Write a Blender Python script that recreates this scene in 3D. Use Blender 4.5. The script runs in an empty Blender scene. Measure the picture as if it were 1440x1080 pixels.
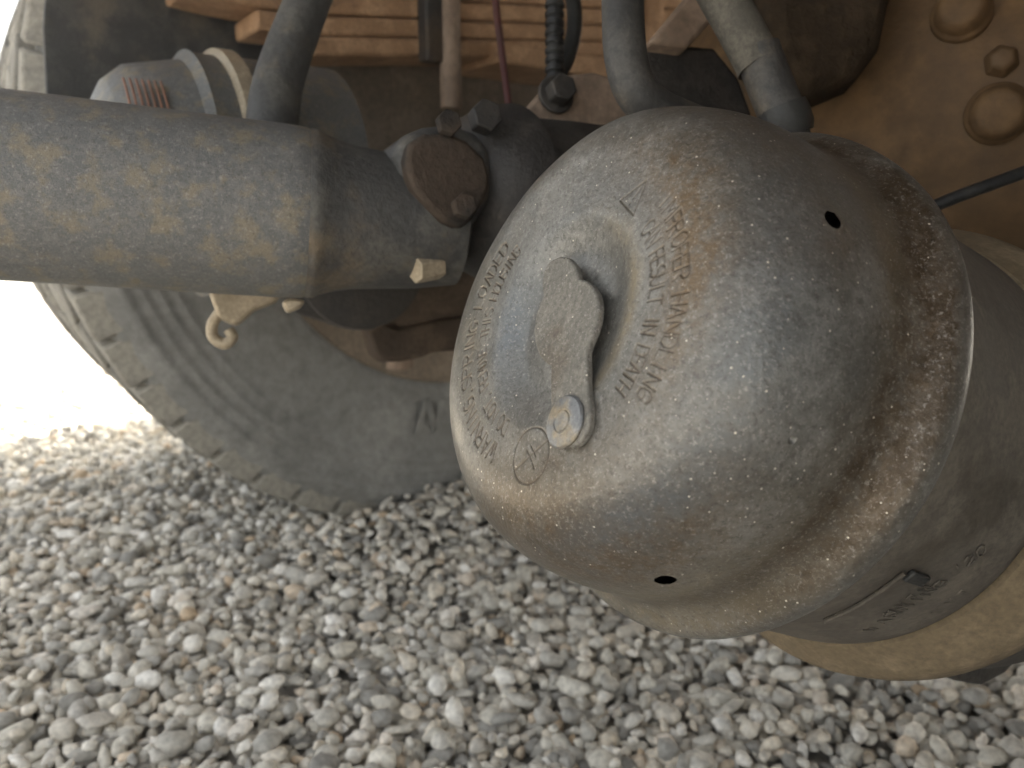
import bpy, math, random
import numpy as np
from mathutils import Vector, Matrix, noise
random.seed(7); rng = np.random.default_rng(7)
R_ = math.radians
HAZE_D = .08
scene = bpy.context.scene
C = scene.collection

# ------------------------------------------------------------------ camera
PITCH, CAMH, FPX = R_(12.3), 0.43, 1080.0
cam = bpy.data.cameras.new('camera'); cam_o = bpy.data.objects.new('camera', cam); C.objects.link(cam_o)
cam_o.location = (0, 0, CAMH); cam_o.rotation_euler = (R_(90) - PITCH, 0, 0)
cam.sensor_width = 36; cam.lens = 27; cam.clip_start = 0.01; cam.clip_end = 500
cam.dof.use_dof = True; cam.dof.focus_distance = 0.295; cam.dof.aperture_fstop = 12.0
scene.camera = cam_o
# ------------------------------------------------------------------ world, sun, exposure
SUN_EL, SUN_AZ = R_(56), R_(52)          # azimuth measured from +X towards +Y
w = bpy.data.worlds.new('World'); scene.world = w; w.use_nodes = True
nt = w.node_tree; bg = nt.nodes['Background']
sky = nt.nodes.new('ShaderNodeTexSky'); sky.sky_type = 'NISHITA'; sky.sun_disc = False
sky.sun_elevation = SUN_EL; sky.sun_rotation = R_(90) - SUN_AZ
sky.dust_density = 5.0; sky.air_density = .6; sky.ozone_density = 0.3
hs = nt.nodes.new('ShaderNodeHueSaturation'); hs.inputs['Saturation'].default_value = .35      # the camera's white balance for open shade
wb = nt.nodes.new('ShaderNodeMix'); wb.data_type = 'RGBA'; wb.blend_type = 'MULTIPLY'; wb.inputs[0].default_value = 1; wb.inputs[7].default_value = (1.01, 1.0, .92, 1)
nt.links.new(sky.outputs[0], hs.inputs['Color']); nt.links.new(hs.outputs[0], wb.inputs[6]); nt.links.new(wb.outputs[2], bg.inputs[0]); bg.inputs[1].default_value = 0.13
sl = bpy.data.lights.new('sun', 'SUN'); sl.energy = 5.0; sl.angle = R_(0.53); sl.color = (1, .95, .87)
so = bpy.data.objects.new('sun', sl); C.objects.link(so)
sd = Vector((math.cos(SUN_EL)*math.cos(SUN_AZ), math.cos(SUN_EL)*math.sin(SUN_AZ), math.sin(SUN_EL)))
so.rotation_euler = sd.to_track_quat('Z', 'Y').to_euler(); so.location = (0, 0, 6)
vs = scene.view_settings; vs.view_transform = 'Standard'; vs.look = 'None'; vs.gamma = 1; vs.exposure = 2.95
scene.cycles.max_bounces = 8; scene.cycles.diffuse_bounces = 5

# ------------------------------------------------------------------ frames: the truck runs along T, its axles along M
FW = Vector((0, math.cos(PITCH), -math.sin(PITCH))); UP = Vector((0, math.sin(PITCH), math.cos(PITCH)))
def P(x, y, d):                          # survey: a sighted direction and a distance give a place
    return Vector((0, 0, CAMH)) + d*(FW + Vector((1, 0, 0))*(x-720)/FPX - UP*(y-540)/FPX)
PHI = R_(36); T = Vector((math.cos(PHI), math.sin(PHI), 0)); M = Vector((-math.sin(PHI), math.cos(PHI), 0)); Z = Vector((0, 0, 1))
def W(t, m, z): return T*t + M*m + Z*z

# ------------------------------------------------------------------ materials
def mat(name, c1, c2, c3=None, scale=40, rough=.7, metal=0., bump=.3, speck=None, k2=(.45, .62), k3=(.56, .66), attr=None, dscale=6., spec=.4, bdist=.001, coord='Object', fleck=None):
    m = bpy.data.materials.new(name); m.use_nodes = True; t = m.node_tree; N = t.nodes; L = t.links
    b = N['Principled BSDF']; tc = N.new('ShaderNodeTexCoord')
    def noise_(s, d=6, r=.6):
        n = N.new('ShaderNodeTexNoise'); n.inputs['Scale'].default_value = s; n.inputs['Detail'].default_value = d; n.inputs['Roughness'].default_value = r
        L.new(tc.outputs[coord], n.inputs['Vector']); return n
    def ramp(src, a, bb):
        r = N.new('ShaderNodeMapRange'); r.inputs[1].default_value = a; r.inputs[2].default_value = bb; r.interpolation_type = 'SMOOTHSTEP'
        L.new(src, r.inputs[0]); return r.outputs[0]
    def mix(f, a, bb, mode='MIX'):
        x = N.new('ShaderNodeMix'); x.data_type = 'RGBA'; x.blend_type = mode
        for s, v in ((x.inputs[0], f), (x.inputs[6], a), (x.inputs[7], bb)):
            if isinstance(v, (int, float)): s.default_value = v
            elif isinstance(v, tuple): s.default_value = (*v, 1)
            else: L.new(v, s)
        return x.outputs[2]
    n1 = noise_(scale); col = mix(ramp(n1.outputs[0], *k2), c1, c2)
    if c3:
        n2 = noise_(scale*.37, 8, .65); col = mix(ramp(n2.outputs[0], *k3), col, c3)
    nf = noise_(scale*8, 3, .7)
    g = N.new('ShaderNodeMapRange'); g.inputs[1].default_value = .25; g.inputs[2].default_value = .75; g.inputs[3].default_value = .72; g.inputs[4].default_value = 1.28
    L.new(nf.outputs[0], g.inputs[0])
    col = mix(1., col, g.outputs[0], 'MULTIPLY')
    if attr:
        for an, ac in attr:
            a = N.new('ShaderNodeAttribute'); a.attribute_name = an
            if an == 'engrave': eng = (a.outputs['Fac'], ac); continue
            if True:
                add = N.new('ShaderNodeMath'); add.operation = 'MULTIPLY_ADD'
                nn = noise_(scale*(4.6 if an == 'rust' else 2.6), 9, .78)
                L.new(ramp(nn.outputs[0], .33, .66), add.inputs[0]); L.new(a.outputs['Fac'], add.inputs[1])
                mm = N.new('ShaderNodeMath'); mm.operation = 'MULTIPLY'; L.new(a.outputs['Fac'], mm.inputs[0]); mm.inputs[1].default_value = .35
                L.new(mm.outputs[0], add.inputs[2]); add.use_clamp = True; f = add.outputs[0]
            col = mix(f, col, ac)
    if fleck:
        nk = noise_(fleck, 4, .8); fk = ramp(nk.outputs[0], .54, .66); ff = N.new('ShaderNodeMath'); ff.operation = 'MULTIPLY'; L.new(fk, ff.inputs[0]); ff.inputs[1].default_value = .42
        col = mix(ff.outputs[0], col, (.42, .40, .37))
        nk2 = noise_(fleck*.8, 4, .8); fk2 = ramp(nk2.outputs[0], .46, .36); ff2 = N.new('ShaderNodeMath'); ff2.operation = 'MULTIPLY'; L.new(fk2, ff2.inputs[0]); ff2.inputs[1].default_value = .55
        col = mix(ff2.outputs[0], col, (.07, .062, .055))
    if speck:
        v = N.new('ShaderNodeTexVoronoi'); v.inputs['Scale'].default_value = speck; L.new(tc.outputs[coord], v.inputs['Vector'])
        d = ramp(v.outputs['Distance'], .27, .17)
        s = N.new('ShaderNodeSeparateColor'); L.new(v.outputs['Color'], s.inputs[0])
        gate = ramp(s.outputs[0], .955, .965)
        mm = N.new('ShaderNodeMath'); mm.operation = 'MULTIPLY'; L.new(d, mm.inputs[0]); L.new(gate, mm.inputs[1])
        col = mix(mm.outputs[0], col, (.62, .57, .48)); speck_out = mm.outputs[0]
    if attr: col = mix(eng[0], col, eng[1])
    L.new(col, b.inputs['Base Color'])
    rr = N.new('ShaderNodeMapRange'); rr.inputs[1].default_value = .3; rr.inputs[2].default_value = .7
    rr.inputs[3].default_value = max(.05, rough-.12); rr.inputs[4].default_value = min(1, rough+.12)
    L.new(n1.outputs[0], rr.inputs[0]); L.new(rr.outputs[0], b.inputs['Roughness'])
    b.inputs['Metallic'].default_value = metal; b.inputs['Specular IOR Level'].default_value = spec
    if bump:
        bp = N.new('ShaderNodeBump'); bp.inputs['Strength'].default_value = bump; bp.inputs['Distance'].default_value = bdist
        h = nf.outputs[0]
        ad = N.new('ShaderNodeMath'); ad.operation = 'ADD'; L.new(nf.outputs[0], ad.inputs[0]); L.new(n1.outputs[0], ad.inputs[1]); h = ad.outputs[0]
        if speck:
            a2 = N.new('ShaderNodeMath'); a2.operation = 'MULTIPLY_ADD'; L.new(speck_out, a2.inputs[0]); a2.inputs[1].default_value = .8; L.new(h, a2.inputs[2]); h = a2.outputs[0]
        L.new(h, bp.inputs['Height']); L.new(bp.outputs[0], b.inputs['Normal'])
    return m
MAT = dict(
    dome=mat('weathered_grey_steel', (.125, .126, .119), (.19, .19, .179), (.12, .092, .058), 38, .42, .45, .5, 620, fleck=760, attr=(('rust', (.115, .074, .036)), ('dust', (.225, .188, .128)), ('blue', (.118, .128, .136)), ('grime_shade', (.055, .038, .022)), ('engrave', (.055, .036, .02))), k3=(.6, .78), bdist=.0006),
    plug=mat('dusty_plug', (.135, .128, .112), (.175, .165, .143), (.115, .10, .08), 60, .75, .1, .6, 620, bdist=.0006, fleck=760),
    rivet=mat('rivet_steel', (.16, .165, .17), (.24, .235, .22), (.25, .21, .15), 80, .45, .4, .3, bdist=.0005),
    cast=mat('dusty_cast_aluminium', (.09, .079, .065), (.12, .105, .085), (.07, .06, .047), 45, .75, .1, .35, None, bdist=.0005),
    tan=mat('tan_dusty_steel', (.15, .115, .07), (.19, .147, .092), (.115, .088, .057), 40, .8, .05, .4, None, bdist=.0006),
    shaft=mat('grimy_black_paint', (.125, .127, .125), (.165, .163, .155), (.205, .18, .132), 190, .5, .15, .5, k3=(.49, .64), bdist=.0012, fleck=520),
    yoke=mat('grimy_cast_steel', (.058, .057, .055), (.092, .088, .079), (.135, .106, .073), 30, .65, .15, .5, k3=(.5, .62), bdist=.0015),
    dark=mat('dark_oily_steel', (.032, .029, .027), (.052, .046, .04), (.07, .052, .036), 30, .6, .1, .5, bdist=.0015),
    brown=mat('dark_brown_rust', (.026, .024, .022), (.040, .035, .031), (.062, .047, .036), 26, .85, .0, .7, bdist=.0015, spec=.15),
    housing=mat('rust_brown_housing', (.098, .057, .025), (.138, .081, .035), (.05, .032, .018), 9, .7, .05, .35, bdist=.002),
    leaf=mat('rusty_spring_steel', (.30, .18, .098), (.40, .255, .148), (.17, .10, .056), 42, .8, .0, .6, bdist=.0015),
    bracket=mat('brown_bracket', (.20, .145, .105), (.26, .195, .145), (.15, .105, .075), 18, .75, .05, .4, bdist=.001),
    rubber=mat('dusty_tyre_rubber', (.205, .203, .192), (.25, .247, .232), (.175, .173, .163), 9, .85, 0, .5, bdist=.002, spec=.25),
    tread=mat('dusty_tread_rubber', (.20, .19, .168), (.28, .265, .23), (.15, .143, .128), 18, .9, 0, .5, bdist=.002, spec=.2),
    hose=mat('black_hose_rubber', (.035, .034, .033), (.06, .057, .052), (.10, .085, .065), 60, .6, 0, .5, k3=(.5, .66), bdist=.0007),
    sleeve=mat('dusty_hose_sleeve', (.07, .064, .052), (.105, .095, .077), None, 60, .85, 0, .5, bdist=.0007),
    umber=mat('shade_umber', (.030, .021, .013), (.046, .032, .02), (.024, .018, .013), 20, .92, 0, .6, bdist=.002, spec=.1),
    seat=mat('rusty_seat_casting', (.062, .046, .034), (.095, .07, .05), (.13, .088, .055), 30, .8, 0, .6, bdist=.0015, spec=.2),
    red=mat('red_cable', (.075, .022, .02), (.05, .018, .016), None, 60, .5, 0, .2),
    black=mat('black_cable', (.018, .018, .018), (.03, .03, .028), None, 60, .5, 0, .2),
    pale=mat('pale_zinc', (.33, .275, .195), (.41, .34, .245), (.25, .19, .13), 50, .5, .3, .3, bdist=.0007),
    coil=mat('orange_coil', (.26, .13, .08), (.2, .11, .07), None, 60, .6, 0, .2),
    drum=mat('rusty_drum', (.17, .135, .10), (.23, .185, .14), (.13, .10, .075), 20, .8, .05, .5, bdist=.0015),
    deck=mat('truck_deck_paint', (.12, .085, .06), (.16, .11, .08), (.08, .06, .05), 6, .8, 0, .4),
)
# gravel: one colour value for each stone comes with the mesh
def gravel_mat():
    m = bpy.data.materials.new('gravel_stones'); m.use_nodes = True; t = m.node_tree; N = t.nodes; L = t.links; b = N['Principled BSDF']
    a = N.new('ShaderNodeAttribute'); a.attribute_name = 'tone'
    r = N.new('ShaderNodeValToRGB'); L.new(a.outputs['Fac'], r.inputs[0]); e = r.color_ramp.elements
    cols = [(0, (.28, .265, .24)), (.14, (.42, .40, .36)), (.30, (.60, .56, .48)), (.46, (.70, .66, .575)), (.58, (.50, .475, .43)), (.70, (.72, .64, .52)), (.82, (.78, .735, .65)), (.93, (.84, .81, .75)), (1, (.64, .49, .33))]
    while len(e) < len(cols): e.new(.5)
    for el, (p, c) in zip(e, cols): el.position = p; el.color = (*c, 1)
    g = N.new('ShaderNodeNewGeometry'); n = N.new('ShaderNodeTexNoise'); n.inputs['Scale'].default_value = 190; n.inputs['Detail'].default_value = 6
    L.new(g.outputs['Position'], n.inputs['Vector'])
    mr = N.new('ShaderNodeMapRange'); mr.inputs[1].default_value = .3; mr.inputs[2].default_value = .7; mr.inputs[3].default_value = .72; mr.inputs[4].default_value = 1.22; L.new(n.outputs[0], mr.inputs[0])
    x = N.new('ShaderNodeMix'); x.data_type = 'RGBA'; x.blend_type = 'MULTIPLY'; x.inputs[0].default_value = 1
    L.new(r.outputs[0], x.inputs[6]); L.new(mr.outputs[0], x.inputs[7]); L.new(x.outputs[2], b.inputs['Base Color'])
    b.inputs['Roughness'].default_value = .7; b.inputs['Specular IOR Level'].default_value = .3
    bp = N.new('ShaderNodeBump'); bp.inputs['Strength'].default_value = .5; bp.inputs['Distance'].default_value = .002; L.new(n.outputs[0], bp.inputs['Height']); L.new(bp.outputs[0], b.inputs['Normal'])
    return m
def ground_mat():
    m = bpy.data.materials.new('gravel_bed'); m.use_nodes = True; t = m.node_tree; N = t.nodes; L = t.links; b = N['Principled BSDF']
    g = N.new('ShaderNodeNewGeometry'); v = N.new('ShaderNodeTexVoronoi'); v.inputs['Scale'].default_value = 45; L.new(g.outputs['Position'], v.inputs['Vector'])
    s = N.new('ShaderNodeSeparateColor'); L.new(v.outputs['Color'], s.inputs[0])
    r = N.new('ShaderNodeValToRGB'); L.new(s.outputs[0], r.inputs[0]); e = r.color_ramp.elements
    e[0].color = (.16, .15, .135, 1); e[1].color = (.66, .62, .56, 1)
    L.new(r.outputs[0], b.inputs['Base Color']); b.inputs['Roughness'].default_value = .9
    bp = N.new('ShaderNodeBump'); bp.invert = True; bp.inputs['Strength'].default_value = .8; bp.inputs['Distance'].default_value = .01; L.new(v.outputs['Distance'], bp.inputs['Height']); L.new(bp.outputs[0], b.inputs['Normal'])
    return m

# ------------------------------------------------------------------ mesh helpers
class MB:
    def __init__(s): s.v = []; s.f = []
    def add(s, vs, fs):
        o = len(s.v); s.v += [tuple(v) for v in vs]; s.f += [tuple(i+o for i in f) for f in fs]; return s
    def lathe(s, c, ax, prof, n=48, ref=None, a0=0, a1=2*math.pi):      # prof: (along, radius)
        c = Vector(c); ax = Vector(ax).normalized(); u = ax.orthogonal().normalized() if ref is None else (Vector(ref)-ax*Vector(ref).dot(ax)).normalized(); v = ax.cross(u)
        vs = [c+ax*a+(u*math.cos(2*math.pi*k/n)+v*math.sin(2*math.pi*k/n))*max(r, 1e-5) for a, r in prof for k in range(n)]
        fs = [(i*n+k, i*n+(k+1) % n, (i+1)*n+(k+1) % n, (i+1)*n+k) for i in range(len(prof)-1) for k in range(n)]
        fs += [tuple(range(n))[::-1], tuple((len(prof)-1)*n+k for k in range(n))]
        return s.add(vs, fs)
    def tube(s, pts, rad, n=14, cap=True):
        pts = [Vector(p) for p in pts]; rad = rad if hasattr(rad, '__len__') else [rad]*len(pts); u = None; vs = []
        for i, p in enumerate(pts):
            d = (pts[min(i+1, len(pts)-1)]-pts[max(i-1, 0)]).normalized()
            u = d.orthogonal().normalized() if u is None else (u-d*u.dot(d)).normalized(); v = d.cross(u)
            vs += [p+(u*math.cos(2*math.pi*k/n)+v*math.sin(2*math.pi*k/n))*rad[i] for k in range(n)]
        m = len(pts); fs = [(i*n+k, i*n+(k+1) % n, (i+1)*n+(k+1) % n, (i+1)*n+k) for i in range(m-1) for k in range(n)]
        if cap: fs += [tuple(range(n))[::-1], tuple((m-1)*n+k for k in range(n))]
        return s.add(vs, fs)
    def prism(s, pts, d):                                            # closed outline in space, pushed along d
        pts = [Vector(p) for p in pts]; d = Vector(d); n = len(pts)
        return s.add(pts+[p+d for p in pts], [tuple(range(n)), tuple(range(2*n-1, n-1, -1))]+[(k, k+n, (k+1) % n+n, (k+1) % n) for k in range(n)])
    def box(s, c, a, b, d):                                          # centre and three half axes
        c, a, b, d = (Vector(q) for q in (c, a, b, d))
        return s.prism([c-a-b-d, c+a-b-d, c+a+b-d, c-a+b-d], d*2)
    def build(s, name, m, parent=None, bevel=0, seg=2, sub=0, ang=35):
        me = bpy.data.meshes.new(name); me.from_pydata(s.v, [], s.f); 
        import bmesh
        bm = bmesh.new(); bm.from_mesh(me); bmesh.ops.recalc_face_normals(bm, faces=bm.faces); bm.to_mesh(me); bm.free()
        me.materials.append(m if not isinstance(m, str) else MAT[m]); me.shade_smooth(); me.set_sharp_from_angle(angle=R_(ang))
        o = bpy.data.objects.new(name, me); C.objects.link(o)
        if bevel:
            b = o.modifiers.new('bevel', 'BEVEL'); b.width = bevel; b.segments = seg; b.limit_method = 'ANGLE'; b.angle_limit = R_(35); b.harden_normals = False
        if sub:
            q = o.modifiers.new('sub', 'SUBSURF'); q.levels = sub; q.render_levels = sub
        if parent is not None: o.parent = parent; o.matrix_parent_inverse = parent.matrix_basis.inverted()
        return o
def tag(o, label, cat, group=None):
    o['label'] = label; o['category'] = cat
    if group: o['group'] = group
    return o
def thing(name, label, cat, loc=(0, 0, 0), group=None):
    o = bpy.data.objects.new(name, None); C.objects.link(o); o.location = loc; o.empty_display_size = .05
    return tag(o, label, cat, group)
def bez(pts, n=10):                                                   # Catmull-Rom through points
    pts = [Vector(p) for p in pts]; q = [pts[0]*2-pts[1]]+pts+[pts[-1]*2-pts[-2]]; out = []
    for i in range(1, len(q)-2):
        for k in range(n):
            t = k/n; a, b, c, d = q[i-1:i+3]
            out.append(.5*((2*b)+(c-a)*t+(2*a-5*b+4*c-d)*t*t+(3*b-a-3*c+d)*t**3))
    return out+[pts[-1]]
def hexbolt(c, ax, r, h, parent, m, washer=True, name='bolt'):
    b = MB(); c = Vector(c); ax = Vector(ax).normalized(); u = ax.orthogonal().normalized(); v = ax.cross(u)
    if washer: b.lathe(c-ax*.002, ax, [(0, r*1.35), (.0035, r*1.35)], 24)
    b.prism([c+ax*.0016+(u*math.cos(k*math.pi/3)+v*math.sin(k*math.pi/3))*r for k in range(6)], ax*h)
    return b.build(name, m, parent, bevel=r*.1)

# ------------------------------------------------------------------ ground and gravel
g = MB().add([(-120, -120, -.012), (120, -120, -.012), (120, 120, -.012), (-120, 120, -.012)], [(0, 1, 2, 3)]).build('ground', ground_mat()); g['kind'] = 'structure'
WHEEL = W(.578, .897, .5)                                            # centre of the inner face of the wheel
def gz(x, y):
    t = x*T.x+y*T.y; m = x*M.x+y*M.y
    h = .058*math.exp(-((t-.58)/.24)**2-((m-.88)/.11)**2)
    return h+.010*noise.noise((x*2.3, y*2.3, 1))+.006*noise.noise((x*7, y*7, 4))
def gravel():
  import bmesh
  V_, T_, F_ = [], [], []; off = 0
  for level in (2, 1):
    bm = bmesh.new(); bmesh.ops.create_icosphere(bm, subdivisions=level, radius=1); base = np.array([v.co[:] for v in bm.verts]); faces = np.array([[v.index for v in f.verts] for f in bm.faces]); bm.free()
    shapes = []
    for k in range(24):
        o = rng.uniform(-50, 50, 3); q = base.copy()
        for i, p in enumerate(base):
            d = 1+.5*noise.noise(Vector(p*.9+o))+.2*noise.noise(Vector(p*2.1+o)); q[i] = p*d
        for _ in range(4):                                            # worn facets
            nn = rng.normal(size=3); nn /= np.linalg.norm(nn); dd = q@nn; q -= np.clip(dd-.72, 0, None)[:, None]*nn*.75
        shapes.append(q)
    pos = []
    def layer(x0, x1, y0, y1, pitch, z, s0, s1, keep):
        ny = int((y1-y0)/(pitch*.87)); nx = int((x1-x0)/pitch)
        for j in range(ny):
            for i in range(nx):
                if rng.random() > keep: continue
                x = x0+(i+.5*(j % 2))*pitch+rng.normal()*pitch*.28; y = y0+j*pitch*.87+rng.normal()*pitch*.28
                if abs(x) > .95*y+.25: continue
                s = s0+(s1-s0)*rng.random()**1.7
                pos.append((x, y, gz(x, y)+z+rng.normal()*.002, s))
    if level == 2:
        layer(-1.4, 1.2, .36, 1.25, .0118, -.004, .0055, .0095, 1)
        layer(-1.4, 1.2, .36, 1.25, .0185, .0055, .0046, .0120, .64)
    else:
        layer(-2.2, 1.4, 1.25, 2.4, .0150, -.004, .0075, .0115, 1)
        layer(-2.2, 1.4, 1.25, 2.4, .0240, .005, .006, .0135, .6)
    n = len(pos); nv, nf = len(base), len(faces)
    V = np.empty((n, nv, 3)); tone = np.empty((n, nv), np.float32)
    for k, (x, y, z, s) in enumerate(pos):
        q = shapes[rng.integers(24)]*(s*np.array([rng.uniform(.95, 1.6), rng.uniform(.7, 1.0), rng.uniform(.5, .85)]))
        e = Matrix.Rotation(rng.uniform(0, 6.28), 3, 'Z') @ Matrix.Rotation(rng.normal()*.35, 3, 'X') @ Matrix.Rotation(rng.normal()*.35, 3, 'Y')
        V[k] = q@np.array(e).T+(x, y, z); tone[k] = rng.random()
    V_.append(V.reshape(-1, 3)); T_.append(tone.ravel()); F_.append((faces[None]+(np.arange(n)*nv)[:, None, None]).reshape(-1, 3)+off); off += n*nv
  V = np.concatenate(V_); tone = np.concatenate(T_); Fc = np.concatenate(F_)
  me = bpy.data.meshes.new('gravel'); me.vertices.add(len(V)); me.vertices.foreach_set('co', V.ravel())
  me.loops.add(len(Fc)*3); me.loops.foreach_set('vertex_index', Fc.ravel().astype(np.int32))
  me.polygons.add(len(Fc)); me.polygons.foreach_set('loop_start', np.arange(0, len(Fc)*3, 3, dtype=np.int32)); me.update(calc_edges=True)
  me.attributes.new('tone', 'FLOAT', 'POINT').data.foreach_set('value', tone.ravel())
  me.polygons.foreach_set('use_smooth', np.ones(len(Fc), bool)); me.materials.append(gravel_mat())
  o = bpy.data.objects.new('gravel', me); C.objects.link(o); tag(o, 'loose rounded grey and beige gravel covering the ground', 'gravel'); o['kind'] = 'stuff'
  print('gravel tris', len(Fc))
gravel()

# ------------------------------------------------------------------ the truck body overhead (keeps the sun off)
body = thing('truck_bed', 'dark flat truck bed and frame overhead above the axle', 'truck bed', W(.6, .35, 1.16))
MB().box(W(1.96, .35, 1.22), T*2.24, M*1.62, Z*.03).build('deck_floor', 'deck', body)
for k in range(6): MB().box(W(-.22+k*.8, .35, 1.15), T*.035, M*1.55, Z*.038).build('crossmember', 'deck', body, .004)
for s in (-1, 1): MB().box(W(1.96, .35+s*1.58, 1.13), T*2.2, M*.035, Z*.07).build('side_rail', 'deck', body, .004)
for s in (-1, 1): MB().box(W(1.96, .35+s*.36, 1.0), T*2.18, M*.04, Z*.115).build('frame_rail', 'dark', body, .004)

# ------------------------------------------------------------------ wheels
def wheel(label, m0, back):
    c = W(.578, m0, .5); root = thing('dual_tyre_wheel', label, 'tyre', W(.578, m0, 0), 'twin tyres of the axle')
    # tyre: profile along M from the inner face (0) to the outer face
    pr = [(.045, .292), (.022, .296), (.012, .31), (.004, .335), (.000, .365), (.000, .395)]
    for r in (.408, .424, .440, .456):
        pr += [(.001, r-.005), (-.001, r-.0015), (-.001, r+.002), (.001, r+.0055)]
    pr += [(.004, .468), (.010, .480), (.02, .487), (.125, .490), (.23, .487), (.24, .48), (.25, .44), (.255, .39), (.25, .34), (.238, .31), (.21, .292)]
    tyre = MB().lathe(c, M, [p for p in pr], 160, Z).build('casing', 'rubber', root, ang=50)
    N = 52
    def block(a0, a1, w0, w1, skew, r0, r1, chamf):
        b = MB(); v = []
        for r in (r0, r1):
            for wv, sk in ((w0, 0), (w1, skew)):
                for a in (a0, a1):
                    ww = wv+(chamf if (r == r1 and wv == w0) else 0)
                    aa = a+sk; v.append(Vector((ww, math.sin(aa)*r, math.cos(aa)*r)))
        return b.add(v, [(0, 1, 3, 2), (4, 6, 7, 5), (0, 4, 5, 1), (2, 3, 7, 6), (0, 2, 6, 4), (1, 5, 7, 3)])
    st = 2*math.pi/N; rows = [(.006, .060, .02, .472, .503, .014), (.072, .118, -.03, .484, .506, .0), (.128, .176, .03, .484, .506, 0), (.188, .25, -.02, .47, .504, -0.0)]
    base = []
    for (w0, w1, sk, r0, r1, ch) in rows:
        if back is None: break
        o = block(-st*.45, st*.45, w0, w1, sk, r0, r1, ch).build('tread_block', 'tread', None, .003, 1); base.append(o)
    rot = Matrix((M, T, Z)).transposed().to_4x4()                  # local (width, tangent, up)
    for ri, o in enumerate(base):
        for k in range(N):
            a = 360*k/N
            if back is None: continue
            if back and not 150 < a < 345: continue
            q = o if k == (0 if not back else 24) else o.copy()
            if q is not o: C.objects.link(q)
            q.parent = tyre
            q.matrix_basis = Matrix.Translation(c) @ rot @ Matrix.Rotation(-R_(a+ri*3.1), 4, 'X')
    rim = MB().lathe(c, M, [(.02, .288), (.016, .300), (.022, .303), (.032, .29), (.05, .283), (.10, .272), (.15, .268), (.152, .255), (.156, .10), (.16, .05)], 96, Z)
    rim.build('rim', 'drum', root)
    if back is False:
        MB().lathe(c, M, [(-.012, .10), (-.012, .205), (-.004, .212), (.02, .212), (.028, .218), (.05, .218), (.058, .210), (.15, .207)], 96, Z).build('brake_drum', 'drum', root, .002)
        for (x0, y0, x1, y1) in ((585, 610, 600, 560), (600, 560, 612, 607), (612, 607, 622, 562)):   # raised maker's strokes on the sidewall
            def onface(x, y):
                d = P(x, y, 1)-Vector((0, 0, CAMH)); o = Vector((0, 0, CAMH)); k = (m0-.001-o.dot(M))/d.dot(M); return o+d*k
            a, b = onface(x0, y0), onface(x1, y1); u = (b-a).normalized(); v = u.cross(M)*.004
            MB().prism([a-v, b-v, b+v, a+v], -M*.0013).build('raised_letter', 'rubber', tyre)
    return root
wheel('dusty inner truck tyre standing on the gravel behind the leaf spring', .897, False)
for m0 in (-.197-.25, -.535-.25):                                    # near pair of this axle, unseen, added to block light from the right
    wheel('unseen inner tyre of the near pair, added to block light' if m0 > -.6 else 'unseen outer tyre of the near pair, added to block light', m0, None)
wheel('outer truck tyre just showing past the tread of the inner one', 1.235, True)

# ------------------------------------------------------------------ axle with differential
ax = thing('drive_axle', 'rusty brown drive axle housing behind the brake chamber', 'axle', W(.578, .35, .5))
AC = W(.69, .36, .50)
AR = (.185, .24, .205)
def ell(n1=120, n2=64):
    v = []; f = []
    for i in range(n2+1):
        a = math.pi*i/n2
        for k in range(n1):
            b_ = 2*math.pi*k/n1; d = Vector((math.sin(a)*math.cos(b_), math.cos(a), math.sin(a)*math.sin(b_)))
            ridge = 1+.02*math.exp(-((d.x+.45)/.05)**2)
            ridge += .012*noise.noise(d*5)+.006*noise.noise(d*14)
            v.append(AC+(T*d.x*AR[0]+M*d.y*AR[1]+Z*d.z*AR[2])*ridge)
    for i in range(n2):
        for k in range(n1): f.append((i*n1+k, i*n1+(k+1) % n1, (i+1)*n1+(k+1) % n1, (i+1)*n1+k))
    return MB().add(v, f)
ell().build('differential_housing', 'housing', ax)
def on_housing(x, y):
    o = Vector((0, 0, CAMH))-AC; d = (P(x, y, 1)-Vector((0, 0, CAMH))).normalized()
    O = Vector((o.dot(T)/AR[0], o.dot(M)/AR[1], o.z/AR[2])); D = Vector((d.dot(T)/AR[0], d.dot(M)/AR[1], d.z/AR[2]))
    A, B, Q = D.dot(D), O.dot(D), O.dot(O)-1; p = AC+o+d*((-B-math.sqrt(max(0, B*B-A*Q)))/A)
    v = p-AC; n = T*(v.dot(T)/AR[0]**2)+M*(v.dot(M)/AR[1]**2)+Z*(v.z/AR[2]**2)
    return p, n.normalized()
MB().lathe(AC+M*.12, M, [(0, .15), (.06, .105), (.14, .078), (.40, .072), (.45, .072)], 48, Z).build('axle_tube', 'dark', ax)
MB().lathe(AC-M*.12, -M, [(0, .15), (.06, .115), (.14, .092), (.50, .085), (.55, .085)], 48, Z).build('axle_tube', 'housing', ax)
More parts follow.
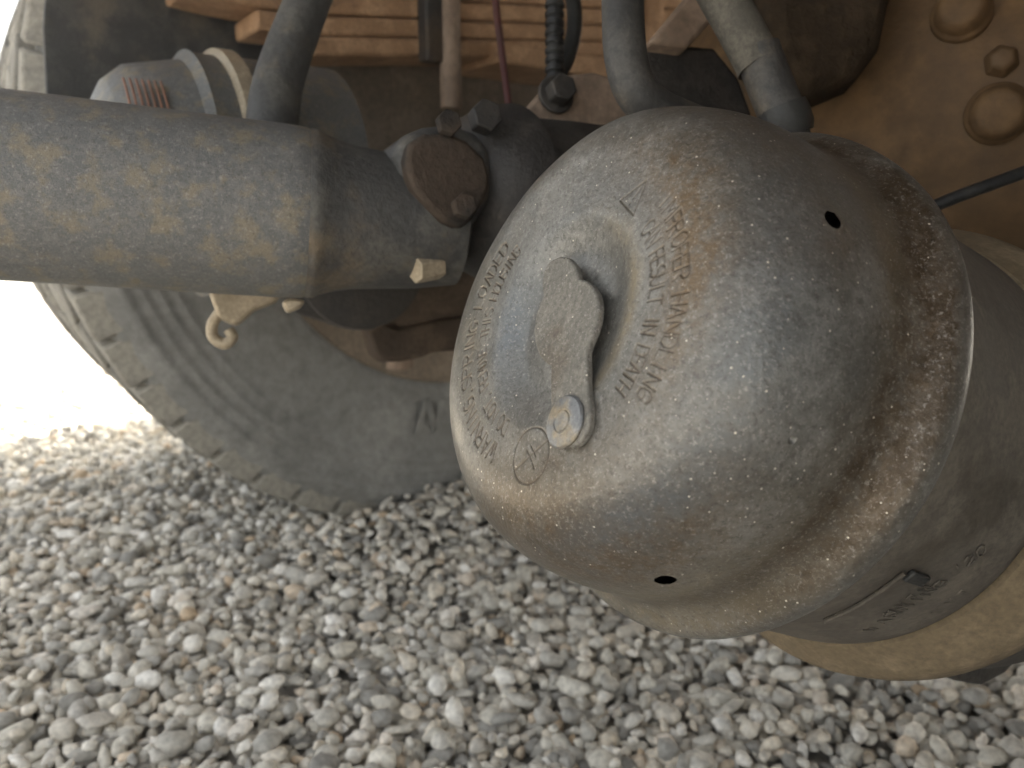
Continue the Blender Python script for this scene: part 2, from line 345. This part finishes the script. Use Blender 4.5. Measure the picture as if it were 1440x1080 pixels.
# ------------------------------------------------------------------ propeller shaft with its joint
S0, S1 = P(0, 262, .416), P(446, 303, .466); SD = (S1-S0).normalized()
sh = thing('propeller_shaft', 'black driveshaft tube with flaking dirt running to a universal joint', 'driveshaft', S0-SD*.05)
MB().lathe(S0-SD*.55, SD, [(0, .0508), (.55+(S1-S0).length-.02, .0508), (.55+(S1-S0).length-.008, .0503), (.55+(S1-S0).length-.004, .0485)], 72, Z).build('shaft_tube', 'shaft', sh)
b = MB().lathe(S1-SD*.008, SD, [(0, .0485), (.003, .0500), (.007, .0500), (.011, .0478), (.018, .0455), (.03, .043), (.07, .040), (.095, .036), (.10, .02)], 64, Z); b.build('weld_yoke', 'yoke', sh)
for k in (-1, 1):                                                     # small lumps of weld at the tube end
    pass
UJ = P(645, 258, .475)
def sight_plate(pts, d0, slope, thick, x0, name, m, parent, bevel=.002, seg=2):
    q = [P(x, y, d0+(x-x0)/1080*d0*slope) for x, y in pts]
    nn = (q[len(q)//3]-q[0]).cross(q[2*len(q)//3]-q[0]).normalized()
    if nn.dot(FW) < 0: nn = -nn
    return MB().prism(q, nn*thick).build(name, m, parent, bevel, seg)
ear = [(560, 200), (575, 186), (600, 176), (640, 172), (672, 186), (692, 212), (698, 250), (690, 282), (672, 312), (650, 324), (630, 318), (606, 298), (582, 270), (566, 240)]
sight_plate(ear, .455, .55, .05, 630, 'yoke_ear', 'yoke', sh, .006, 3)
cap = [(577, 200), (572, 222), (576, 246), (584, 266), (606, 293), (623, 311), (640, 319), (652, 319), (666, 308), (681, 284), (688, 266), (690, 249), (682, 222), (658, 198), (630, 186), (598, 187)]
sight_plate(cap, .446, .55, .012, 630, 'bearing_cap', 'brown', sh, .003, 3)
BN = -(FW*.9-T*.35).normalized()
hexbolt(P(627, 178, .446), BN, .0075, .007, sh, 'brown', False); hexbolt(P(648, 294, .452), BN, .0075, .008, sh, 'brown', False)
MB().lathe(UJ+FW*.03, T, [(-.01, .03), (.0, .048), (.02, .058), (.035, .060), (.04, .052), (.10, .055), (.25, .075)], 48, Z).build('pinion_flange', 'dark', ax)
hexbolt(P(676, 172, .47), BN, .010, .012, ax, 'dark', False)

# ------------------------------------------------------------------ the spring brake chamber in the foreground
CC = Vector((.0821, .316, .3642)); CN = Vector((-.8007, -.4623, .3811)).normalized()
EV = (Z-CN*CN.z).normalized(); EU = EV.cross(CN); EU = EU if EU.x > 0 else -EU
def CP(a, r, th): return CC+CN*a+(EU*math.sin(th)+EV*math.cos(th))*r
ch = thing('brake_chamber', 'big weathered grey steel spring brake chamber with stamped warnings and a key plug', 'brake chamber', CC)
GLY = {  # strokes in a unit box
 'A': ['0,0 .5,1 1,0', '.2,.38 .8,.38'], 'C': ['1,.85 .7,1 .3,1 0,.75 0,.25 .3,0 .7,0 1,.15'], 'D': ['0,0 0,1 .6,1 1,.7 1,.3 .6,0 0,0'],
 'E': ['1,0 0,0 0,1 1,1', '0,.5 .8,.5'], 'G': ['1,.85 .7,1 .3,1 0,.75 0,.25 .3,0 .7,0 1,.15 1,.5 .5,.5'], 'H': ['0,0 0,1', '1,0 1,1', '0,.5 1,.5'], 'I': ['.5,0 .5,1'],
 'L': ['0,1 0,0 1,0'], 'M': ['0,0 0,1 .5,.4 1,1 1,0'], 'N': ['0,0 0,1 1,0 1,1'], 'O': ['.3,0 0,.25 0,.75 .3,1 .7,1 1,.75 1,.25 .7,0 .3,0'], 'P': ['0,0 0,1 .7,1 1,.85 1,.65 .7,.5 0,.5'],
 'R': ['0,0 0,1 .7,1 1,.85 1,.65 .7,.5 0,.5', '.5,.5 1,0'], 'S': ['1,.85 .7,1 .3,1 0,.85 0,.65 .3,.52 .7,.48 1,.35 1,.15 .7,0 .3,0 0,.15'], 'T': ['0,1 1,1', '.5,1 .5,0'],
 'U': ['0,1 0,.25 .3,0 .7,0 1,.25 1,1'], 'V': ['0,1 .5,0 1,1'], 'W': ['0,1 .25,0 .5,.7 .75,0 1,1'], '-': ['.1,.5 .9,.5'], '.': ['.45,0 .55,0 .55,.08']}
segs = []                                                             # (u0,v0,u1,v1,halfwidth,depth) in metres on the unrolled cap
def arc_text(s, cu, cv, r, a0, a1, h, wd, dep=.00048, hw=.00034):
    n = len(s)
    for i, chh in enumerate(s):
        a = R_(a0+(a1-a0)*i/(n-1))+rng.normal()*.006; wj = wd*(1+rng.normal()*.04); rr = r+rng.normal()*.00025
        for st in GLY.get(chh, []):
            p = [tuple(map(float, q.split(','))) for q in st.split()]
            q = []
            for x, y in p:
                rad = rr+(y-.5)*h; an = a+(x-.5)*wj/r; q.append((cu+rad*math.sin(an), cv+rad*math.cos(an)))
            for (x0, y0), (x1, y1) in zip(q, q[1:]): segs.append((x0, y0, x1, y1, hw, dep*rng.uniform(.6, 1.1)))
arc_text('WARNING.SPRING-LOADED', 0, 0, .0565, 189, 294, .0070, .0041, .00065, .00040)
arc_text('DO NOT. REMOVE THIS HOUSING', 0, 0, .0455, 187, 298, .0060, .0031, .00060, .00036)
arc_text('IMPROPER HANDLING', .006, -.003, .0565, 37, 106, .0062, .0034, .00040)
arc_text('CAN RESULT IN DEATH', .006, -.003, .0470, 39, 110, .0058, .0029, .00045)
def loop(pts, hw=.0003, dep=.0004, close=True):
    for a, b_ in zip(pts, pts[1:]+(pts[:1] if close else [])): segs.append((*a, *b_, hw, dep))
def pol(r, d): return (r*math.sin(R_(d)), r*math.cos(R_(d)))
cu, cv = pol(.0530, 162.2); loop([(cu+.0100*math.sin(k*math.pi/20), cv+.0100*math.cos(k*math.pi/20)) for k in range(40)])
loop([(cu-.0066, cv-.0074), (cu+.0066, cv+.0074)], close=False); loop([(cu-.003, cv+.001), (cu+.0015, cv-.0015), (cu+.0042, cv-.0035)], close=False); loop([(cu-.0015, cv+.003), (cu+.003, cv+.0005)], close=False)
tu, tv = pol(.0500, 28.0); q = R_(28)
def tri(x, y): return (tu+x*math.cos(q)+y*math.sin(q), tv-x*math.sin(q)+y*math.cos(q))
loop([tri(-.0058, -.0048), tri(.0058, -.0048), tri(0, .0062)]); loop([tri(0, .003), tri(0, -.001)], close=False); loop([tri(0, -.0028), tri(.0002, -.0033)], close=False)
def dome():
    L, Rc, r0, h = .0845, .0942, .060, .0590
    pr = [(0., L)]; pr += [(r, L-.0006*(r/.05)**2) for r in np.linspace(.004, r0, 12)]
    for a in np.linspace(math.pi/2, 0, 80)[1:]: pr.append((r0+(Rc-r0)*max(0, math.cos(a))**.84, L-.0006-(h-.0006)*(1-math.sin(a)**.84)))
    pr += [(.0944, .0240), (.0950, .0200), (.0961, .0165), (.0978, .0135), (.1001, .0113), (.1028, .0097), (.1046, .0078), (.1055, .0055), (.1057, .0035), (.1055, .0), (.1050, -.002), (.1035, -.0025), (.1025, .001)]
    pr = np.array(pr); s = np.r_[0, np.cumsum(np.hypot(*np.diff(pr, axis=0).T))]
    S = np.r_[np.arange(.0005, .036, .0010), np.arange(.036, .070, .00034), np.arange(.070, .104, .0007), np.arange(.104, .122, .0004), np.arange(.122, s[-1], .0008)]
    S = np.unique(S.round(6)); S = S[np.r_[True, np.diff(S) > 1e-4]]
    fs = np.arange(0, s[-1], .0003); fp = np.c_[np.interp(fs, s, pr[:, 0]), np.interp(fs, s, pr[:, 1])]
    for _ in range(160): fp[1:-14] = .25*fp[:-15]+.5*fp[1:-14]+.25*fp[2:-13]
    prs = np.c_[np.interp(S, fs, fp[:, 0]), np.interp(S, fs, fp[:, 1])]
    nth = 1400; th = np.arange(nth)*2*np.pi/nth
    tp = np.gradient(prs, S, axis=0); nr, na = -tp[:, 1], tp[:, 0]
    U = S[:, None]*np.sin(th)[None]; V = S[:, None]*np.cos(th)[None]
    D = np.zeros(U.shape); E = np.zeros(U.shape)
    for x0, y0, x1, y1, hw, dep in segs:
        pad = hw*3.2
        rmin = max(0, min(math.hypot(x0, y0), math.hypot(x1, y1))-pad-.0012); rmax = max(math.hypot(x0, y0), math.hypot(x1, y1))+pad
        i0, i1 = np.searchsorted(S, [rmin, rmax]); u, v = U[i0:i1], V[i0:i1]
        dx, dy = x1-x0, y1-y0; t = np.clip(((u-x0)*dx+(v-y0)*dy)/(dx*dx+dy*dy+1e-12), 0, 1)
        d = np.hypot(u-x0-t*dx, v-y0-t*dy); gg = np.exp(-(d/hw)**2)
        D[i0:i1] = np.minimum(D[i0:i1], -dep*gg+.00012*np.exp(-((d-2.2*hw)/hw)**2)*(gg < .05)); E[i0:i1] = np.maximum(E[i0:i1], gg*dep/.00055)
    # recess round the key hole
    rd = np.hypot((U-.0045), (V+.002)*.97); ss = np.clip((rd-.023)/(.041-.023), 0, 1); D += -.0050*(1-ss*ss*(3-2*ss))
    hole = np.hypot(U, V); D += np.where(hole < .0105, -.012, 0)
    gone = np.zeros(U.shape, bool)
    for hs, hd, hr in ((.1100, 57.7, .0029), (.1157, 141.8, .0033), (.1097, 101.0, .0011)):      # drain holes through the wall
        rr = np.interp(hs, S, prs[:, 0]); dd = np.hypot((S-hs)[:, None], ((th-R_(hd)+np.pi) % (2*np.pi)-np.pi)[None]*rr)
        if hr > .002: gone |= dd < hr
        else: D += np.where(dd < hr, -.003, 0)
        D += .0002*np.exp(-((dd-hr*1.25)/(hr*.3))**2)
    # slight dents and pitting
    rgm = np.zeros(U.shape)
    G3 = np.stack([prs[:, 0][:, None]*np.sin(th)[None], prs[:, 0][:, None]*np.cos(th)[None], np.repeat(prs[:, 1][:, None], nth, 1)], -1)
    for _ in range(26):
        kk = rng.normal(size=3)*rng.uniform(25, 90); rgm += np.sin(G3@kk+rng.uniform(0, 6.28))/26**.5
    D += .00022*rgm
    pos = np.array(CC)+np.array(CN)*(prs[:, 1][:, None]+na[:, None]*D)[..., None]+(prs[:, 0][:, None]+nr[:, None]*D)[..., None]*(np.sin(th)[None, :, None]*np.array(EU)+np.cos(th)[None, :, None]*np.array(EV))
    m, n = U.shape
    i = np.arange(m-1)[:, None]*n; k = np.arange(n)[None]; k2 = (k+1) % n
    F = np.stack([i+k, i+n+k, i+n+k2, i+k2], -1).reshape(-1, 4)
    me = bpy.data.meshes.new('spring_housing'); me.vertices.add(m*n); me.vertices.foreach_set('co', pos.ravel())
    F = F[:, ::-1]; F = F[~gone.ravel()[F].any(1)]
    me.loops.add(F.size); me.loops.foreach_set('vertex_index', F.ravel().astype(np.int32)); me.polygons.add(len(F)); me.polygons.foreach_set('loop_start', np.arange(0, F.size, 4, dtype=np.int32)); me.update(calc_edges=True)
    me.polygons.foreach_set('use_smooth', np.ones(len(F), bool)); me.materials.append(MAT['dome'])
    deg = np.degrees(th)[None]; sm = S[:, None]*1000
    def blob(s0, ds, d0, dd, amp): return amp*np.exp(-((sm-s0)/ds)**2-(((deg-d0+180) % 360-180)/dd)**2)
    rust = blob(66, 13, 60, 45, .95)+blob(98, 16, 28, 26, .55)+blob(100, 18, 143, 32, .85)+blob(78, 12, 160, 28, .4)+blob(138, 8, 90, 95, .5)+blob(72, 12, 170, 22, .35)+blob(112, 8, 62, 9, .4)+blob(151, 8, 75, 60, .6)+.05
    dust = blob(41, 3.6, 84, 48, .8)+blob(38, 3, 30, 25, .4)+blob(136, 7, 52, 22, .65)+blob(128, 14, 150, 35, .6)+blob(64, 14, 165, 32, .45)+blob(56, 16, 255, 60, .30)+blob(151, 8, 155, 45, .7)+.09
    grime_shade = blob(139, 6, 105, 55, .7)+blob(152, 8, 70, 62, .7)+blob(152, 6, 85, 50, .6)+blob(126, 9, 95, 26, .4)+blob(150, 9, 10, 60, .6)+blob(104, 14, 5, 30, .4)+blob(58, 16, 158, 38, .55)+blob(84, 14, 165, 30, .35)+blob(90, 16, 10, 28, .35)  # brown grime, plus shade painted on the dome top and upper flange
    blue = blob(30, 9, 250, 45, .8)+blob(92, 16, 85, 60, .45)+blob(84, 10, 135, 25, .5)+.04
    for nm, a in (('rust', rust), ('dust', dust), ('blue', blue), ('grime_shade', grime_shade), ('engrave', np.clip(E, 0, .7))):
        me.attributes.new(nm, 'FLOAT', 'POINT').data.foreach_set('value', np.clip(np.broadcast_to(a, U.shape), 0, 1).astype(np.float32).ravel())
    o = bpy.data.objects.new('spring_housing', me); C.objects.link(o); o.parent = ch; o.matrix_parent_inverse = ch.matrix_basis.inverted()
    return o
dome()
def on_face(x, y, a):                                                # where a sight line meets the plane of the end face
    d = P(x, y, 1)-Vector((0, 0, CAMH)); o = Vector((0, 0, CAMH)); k = (CN.dot(CC)+a-CN.dot(o))/CN.dot(d); return o+d*k
po = [(208, 190), (220, 130), (250, 88), (295, 68), (335, 75), (365, 110), (378, 150), (382, 176), (410, 180), (445, 205), (470, 245), (479, 300), (472, 370), (455, 430), (427, 495), (420, 520), (422, 640), (428, 735), (436, 780), (436, 850), (420, 905), (385, 955), (345, 977), (300, 965), (265, 925), (256, 885), (254, 850), (250, 780), (248, 700), (250, 587), (225, 575), (195, 540), (175, 480), (169, 420), (178, 350), (200, 290), (215, 263), (210, 230)]
pl = MB().prism([on_face(700+x/3.378, 340+y/3.378, .0866) for x, y in po], -CN*.0032).build('dust_plug', 'plug', ch, .0009, 3)
pl['label'] = 'dusty key-shaped cover over the release hole'
MB().lathe(on_face(797, 594, .0864), CN, [(0, .0088), (.0010, .0090), (.0017, .0084), (.0021, .0060), (.0022, .0042), (.0019, .0039), (.0019, .0036), (.0024, .0033), (.0025, .001)], 48).build('rivet', 'rivet', pl)
MB().lathe(on_face(797, 450, .0866)-CN*.0186, CN, [(0, .0095), (.0160, .0095)], 32).build('plug_stem', 'plug', pl)
# cast centre body, clamp flange and service half behind it
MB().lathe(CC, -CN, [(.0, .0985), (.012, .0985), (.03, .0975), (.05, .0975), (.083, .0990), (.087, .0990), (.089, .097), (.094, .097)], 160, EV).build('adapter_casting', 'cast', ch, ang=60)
MB().lathe(CC, -CN, [(.0915, .095), (.0915, .1000), (.093, .1008), (.108, .1095), (.112, .1115), (.126, .1115), (.129, .109), (.129, .09)], 160, EV).build('clamp_flange', 'tan', ch, ang=40)
MB().lathe(CC, -CN, [(.126, .106), (.14, .106), (.19, .102), (.215, .09), (.22, .03)], 96, EV).build('service_housing', 'dark', ch)
def outer(x, y, R):                                                  # where a sight line meets the casting's round side
    o = Vector((0, 0, CAMH))-CC; d = (P(x, y, 1)-Vector((0, 0, CAMH))).normalized()
    oo = o-CN*o.dot(CN); dd = d-CN*d.dot(CN); A = dd.dot(dd); B = oo.dot(dd); q = oo.dot(oo)-R*R
    return CC+o+d*((-B-math.sqrt(max(0, B*B-A*q)))/A)
def radial(p): v = p-CC; return (v-CN*v.dot(CN)).normalized()
# raised lettering cast into the side, too worn to read: short strokes in two lines, then 120
def cast_strokes(line, h, chars, parent):
    (x0, y0), (x1, y1) = line; n = len(chars); mb = MB()
    for i, cc in enumerate(chars):
        f = i/max(1, n-1); p = outer(x0+(x1-x0)*f, y0+(y1-y0)*f, .0986); r = radial(p)
        tdir = (outer(x1, y1, .0986)-outer(x0, y0, .0986)); tdir = (tdir-r*tdir.dot(r)).normalized(); vdir = r.cross(tdir); vdir = vdir if vdir.z > 0 else -vdir
        for st in GLY.get(cc, []) if cc not in '120' else {'1': ['.5,0 .5,1'], '2': ['0,.8 .4,1 1,.8 1,.6 0,0 1,0'], '0': GLY['O'][0:1]}[cc]:
            q = [tuple(map(float, k.split(','))) for k in st.split()]; pts = [p+tdir*(u-.5)*h*.62+vdir*(v-.5)*h+r*.0000 for u, v in q]
            mb.tube(pts, .00035, 6)
    return mb.build('cast_lettering', 'cast', parent)
ad = [o for o in ch.children if o.name.startswith('adapter')][0]
cast_strokes(((1225, 885), (1322, 822)), .0058, 'WARNING', ad); cast_strokes(((1250, 862), (1300, 828)), .0045, 'HVTM', ad); cast_strokes(((1300, 872), (1355, 832)), .0045, 'NVVT', ad); cast_strokes(((1348, 800), (1380, 775)), .0058, '120', ad)
pb = outer(1288, 812, .0983); rb = radial(pb); tb = (outer(1310, 820, .0983)-outer(1268, 805, .0983)).normalized(); vb = rb.cross(tb)
MB().box(pb+rb*.0004, tb*.0062, vb*.0026, rb*.0011).build('slot', 'black', ad, .0007)
ra = [outer(x, y, .0985) for x, y in ((1272, 806), (1240, 830), (1200, 855), (1160, 873))]
MB().tube(bez(ra, 6), .0009, 8).build('parting_line', 'cast', ad)
# clamp bolt lug at the lower right
lug = [(1325, 940), (1352, 912), (1400, 890), (1470, 872), (1490, 900), (1440, 925), (1415, 950), (1385, 966), (1350, 960)]
sight_plate(lug, .43, .9, .03, 1380, 'clamp_lug', 'dark', ch, .004, 3)
q = P(1333, 942, .425)
MB().lathe(q, -FW, [(0, .0032), (.004, .0032), (.005, .002)], 16).build('clamp_bolt', 'black', ch)

# ------------------------------------------------------------------ hoses, cables
def hose(name, pts, r, m, label, cat, group=None):
    o = MB().tube(bez(pts, 10), r, 20).build(name, m); o.data.transform(Matrix()); return tag(o, label, cat, group)
h1 = thing('air_hose', 'thick black rubber air hose curving down behind the top of the chamber', 'hose', P(930, 150, .40))
MB().tube(bez([P(880, -160, .42), P(876, -60, .41), P(876, 20, .405), P(880, 80, .40), P(893, 125, .40), P(918, 152, .405), P(960, 172, .415), P(1010, 190, .43)], 10), .0112, 24).build('hose_tube', 'hose', h1)
h2 = thing('air_hose', 'black air hose with a dusty sleeve dropping to the flange edge of the chamber', 'hose', P(1105, 180, .40))
MB().tube(bez([P(1065, 72, .404), P(1085, 125, .402), P(1098, 158, .400), P(1108, 200, .402)], 8), .0117, 24).build('hose_tube', 'hose', h2)
MB().tube(bez([P(960, -130, .41), P(1002, -30, .408), P(1035, 30, .406), P(1068, 92, .404)], 8), [.0118]*24+[.0122], 24).build('hose_sleeve', 'sleeve', h2)
MB().lathe(P(1098, 150, .4), (P(1112, 195, .402)-P(1098, 150, .4)), [(0, .0125), (.004, .0135), (.012, .0135), (.016, .012)], 24).build('hose_fitting', 'black', h2)
h3 = thing('brake_line', 'dark bent brake pipe with a bright edge standing behind the driveshaft', 'pipe', P(385, 185, .56))
MB().tube(bez([P(485, -130, .58), P(450, -40, .575), P(420, 35, .57), P(395, 105, .565), P(384, 160, .56), P(380, 230, .56)], 8), [.0145+.004*min(1, k/30) for k in range(41)], 20).build('pipe_tube', 'yoke', h3)
hose('air_hose', [P(790, -120, .62), P(802, -30, .62), P(808, 30, .62), P(800, 75, .62), P(785, 108, .62), P(776, 135, .62)], .0062, 'black', 'thin black hose looping down to the bolt of the brown bracket', 'hose')
MB_ = MB().tube([P(780+6*math.sin(k*.3)*0, -60+k*2.6, .60) for k in range(70)], [.0062+.0016*(k % 5 < 3) for k in range(70)], 12)
tag(MB_.build('ribbed_conduit', 'black'), 'ribbed black conduit hanging beside the thin looping hose', 'conduit')
tag(MB().tube(bez([P(690, -120, .70), P(697, 0, .70), P(704, 60, .70), P(713, 130, .70), P(722, 210, .70)], 8), .0034, 10).build('cable', 'red'), 'thin dark red cable hanging in front of the leaf spring', 'cable')
tag(MB().tube(bez([P(1290, 300, .445), P(1340, 279, .44), P(1400, 257, .435), P(1480, 228, .43), P(1600, 190, .42)], 8), .0036, 12).build('cable', 'black'), 'black cable crossing the axle housing beside the chamber flange', 'cable')

# ------------------------------------------------------------------ leaf spring
def leafz(t, k): return .571+.109*(t-.2)+.0192*k+.9*max(0, .33-t)**2+.10*max(0, t-.62)**2
ends = [.315, .262, .198, .135, .06, -.02, -.12, -.2, -.2]
def spring(label, mid):
    sp = thing('leaf_spring', label, 'leaf spring', W(.6, mid, .62), 'leaf springs of the axle')
    for k, e in enumerate(ends):
        v = []; ts = np.linspace(e, 1.2-e*.3, 26); w0, w1 = mid-.035, mid+.035
        rw = rng.uniform(-.0015, .0015)
        for t in ts:
            z = leafz(t, k)
            for (mm, zz) in ((w0+rw, .0004), (w0+rw, .0182), (w1+rw, .0182), (w1+rw, .0004)): v.append(W(t, mm, z+zz))
        n = len(ts); f = [(i*4+j, i*4+(j+1) % 4, i*4+4+(j+1) % 4, i*4+4+j) for i in range(n-1) for j in range(4)]+[(0, 1, 2, 3), tuple(4*(n-1)+j for j in (3, 2, 1, 0))]
        MB().add(v, f).build('spring_leaf', 'leaf', sp, .0032, 2)
    return sp
spring('unseen leaf spring of the near side, added to block light', -.10)  # out of view, added to block light from the right
sp = spring('pack of stacked rusty spring leaves in front of the dusty inner tyre', .80)
def at_m(x, y, m):                                                   # where a sight line crosses a lengthwise plane of the truck
    d = P(x, y, 1)-Vector((0, 0, CAMH)); return Vector((0, 0, CAMH))+d*(m/d.dot(M))
for x in (633, 918):
    p = at_m(x, 60, .750); MB().tube([Vector((p.x, p.y, .545)), Vector((p.x, p.y, .80))], .0115, 16).build('u_bolt', 'leaf' if x > 700 else 'bracket', sp)
p = at_m(612, 60, .757); MB().box(Vector((p.x, p.y, .70)), T*.016, M*.01, Z*.11).build('spring_clip', 'dark', sp, .003)
p = at_m(760, 118, .80); MB().box(W(p.dot(T)+.06, .80, .590+.02), T*.16, M*.05, Z*.0115).build('spring_plate', 'leaf', sp, .003)

# ------------------------------------------------------------------ brackets round the axle
bk = thing('chamber_bracket', 'brown angled steel plate with a dark bolt, left of the thick hose', 'bracket', P(800, 170, .5))
sight_plate([(714, 182), (742, 150), (775, 112), (800, 104), (835, 100), (862, 108), (900, 130), (905, 200), (860, 215), (800, 198), (745, 200)], .52, .4, .012, 790, 'plate', 'bracket', bk, .003)
hexbolt(P(782, 133, .515), BN, .0095, .012, bk, 'dark')
b2 = thing('frame_bracket', 'brown folded steel bracket between the two thick hoses', 'bracket', P(960, 90, .5))
sight_plate([(905, 70), (960, 62), (1005, 66), (1040, 110), (1060, 165), (930, 160), (915, 130)], .50, .2, .02, 960, 'plate', 'brown', b2, .003)
sight_plate([(912, 58), (935, 30), (985, -30), (1060, -60), (1010, 20), (968, 66)], .485, .2, .03, 960, 'flange', 'bracket', b2, .003)
# bolt heads on the axle housing
for x, y, r in ((1352, 22, .0155), (1408, 87, .009), (1403, 160, .0165), (1300, -40, .0155)):
    p, nn = on_housing(x, y); MB().lathe(p, nn, [(-.012, r*1.15), (.003, r*1.12), (.0045, r*.98), (r*.75, r*.9), (r*.95, r*.72), (r*1.02, r*.4)], 6 if r < .01 else 28).build('bolt', 'housing', ax, .0012)

fh = thing('shade_casting', 'added dark casting that stands for shade above the brake chamber beside the sleeved hose', 'shade casting', P(1150, 60, .47))  # added dark casting, stands in for the shade over the axle housing
sight_plate([(1065, -120), (1275, -120), (1262, -20), (1245, 60), (1215, 100), (1150, 128), (1110, 132), (1090, 100), (1075, 40)], .47, -.1, .05, 1150, 'casting', 'umber', fh, .014, 4)
# far brake chamber, showing over the driveshaft
fc = thing('brake_chamber', 'dark far brake chamber peeking over the top of the driveshaft', 'brake chamber', W(.178, .70, .462))
MB().lathe(W(.178, .70, .462), -T, [(-.12, .05), (-.115, .098), (-.04, .098), (0, .098), (.004, .100), (.010, .092), (.03, .088), (.05, .084), (.065, .072), (.074, .055), (.0775, .02)], 72, Z).build('spring_housing', 'shaft', fc)
MB().lathe(W(.19, .70, .462), -T, [(-.02, .096), (-.018, .1035), (-.006, .1035), (-.002, .096)], 72, Z).build('clamp_ring', 'pale', fc)
cl = [W(.10+.0005*k, .70, .462)+(M*-math.cos(k*.42)+Z*math.sin(k*.42))*.090 for k in range(0)]
co = MB()
for k in range(7):
    co.tube([W(.118+k*.0042, .70, .462)+(-M*math.cos(a)+Z*math.sin(a))*.0905 for a in np.linspace(.1, .8, 10)], .0010, 6)
co.build('wire_coil', 'coil', fc)
ms = thing('shade_sheet', 'added dark sheet that stands for the shaded void between the leaf spring and the dusty inner tyre', 'shade sheet', at_m(220, 240, .858))  # added sheet, its dark colour supplies the shade over the upper tyre
MB().prism([at_m(x, y, .858) for x, y in ((68, -70), (400, -70), (392, 60), (380, 250), (300, 268), (84, 262), (66, 150), (60, 40))], M*.006).build('sheet', 'hose', ms, .0015)
for x in (110, 230, 350): hexbolt(at_m(x, -30, .857), -M, .008, .006, ms, 'dark')
# hook bracket hanging below the driveshaft
hk = thing('hook_bracket', 'small pale metal hook bracket hanging below the driveshaft', 'bracket', P(320, 470, .58))
sight_plate([(292, 408), (400, 408), (388, 424), (358, 436), (345, 448), (332, 458), (318, 452), (306, 446), (300, 430)], .58, .3, .016, 330, 'arm', 'pale', hk, .003, 3)
MB().tube(bez([P(312, 436, .582), P(299, 455, .582), P(300, 474, .582), P(316, 484, .582), P(327, 474, .582), P(322, 464, .582)], 6), .0042, 12).build('hook', 'pale', hk)
# spring seat with nut, below the universal joint
ss = thing('spring_seat', 'brown spring seat casting with a clamp nut below the universal joint', 'spring seat', P(590, 500, .80))
MB().lathe(P(532, 408, .80), (P(760, 380, .86)-P(532, 408, .80)), [(-.012, .03), (-.006, .044), (.0, .052), (.01, .056), (.20, .056)], 40, Z).build('seat_casting', 'seat', ss)
sight_plate([(514, 452), (524, 444), (560, 462), (620, 448), (700, 440), (700, 486), (612, 494), (594, 502), (566, 508), (544, 508), (527, 496)], .765, .3, .06, 560, 'clamp_plate', 'seat', ss, .005, 3)
MB().lathe(P(562, 500, .79), -Z, [(0, .014), (.012, .014), (.014, .009)], 20).build('clamp_nut', 'bracket', ss)
sa = thing('slack_adjuster', 'dark smooth lever casting hanging behind the end of the driveshaft', 'slack adjuster', P(470, 420, .62))
MB().lathe(P(498, 372, .66), -M+T*-.2, [(-.04, .03), (-.03, .05), (0, .056), (.03, .052), (.036, .03)], 40, Z).build('hub', 'dark', sa)
sight_plate([(404, 412), (440, 385), (470, 360), (560, 350), (560, 440), (528, 462), (500, 462), (450, 448), (412, 436)], .64, .3, .03, 480, 'lever', 'dark', sa, .008, 4)
st = thing('retaining_clip', 'bright small clip on the underside of the driveshaft end', 'clip', P(400, 432, .47))
sight_plate([(396, 424), (408, 418), (430, 422), (424, 432), (404, 440)], .475, .3, .012, 410, 'tab', 'pale', st, .002)
hexbolt(P(620, 372, .47), Vector((-.7, -.6, -.1)), .009, .018, sh, 'pale', False, 'grease_nipple')

# ------------------------------------------------------------------ thin haze added in place of lens glare
def haze(d, g):
    m = bpy.data.materials.new('glare_haze'); m.use_nodes = True; t = m.node_tree; t.nodes.clear()
    o = t.nodes.new('ShaderNodeOutputMaterial'); v = t.nodes.new('ShaderNodeVolumePrincipled'); v.inputs['Color'].default_value = (.95, .94, .91, 1); v.inputs['Density'].default_value = d; v.inputs['Anisotropy'].default_value = g
    t.links.new(v.outputs[0], o.inputs['Volume'])
    b = MB().box((0, 0, .35), (130, 0, 0), (0, 130, 0), (0, 0, 1.4)).build('haze', m); tag(b, 'thin added haze standing in for lens glare towards the sunlit yard', 'haze'); b['kind'] = 'stuff'
haze(HAZE_D, .8)
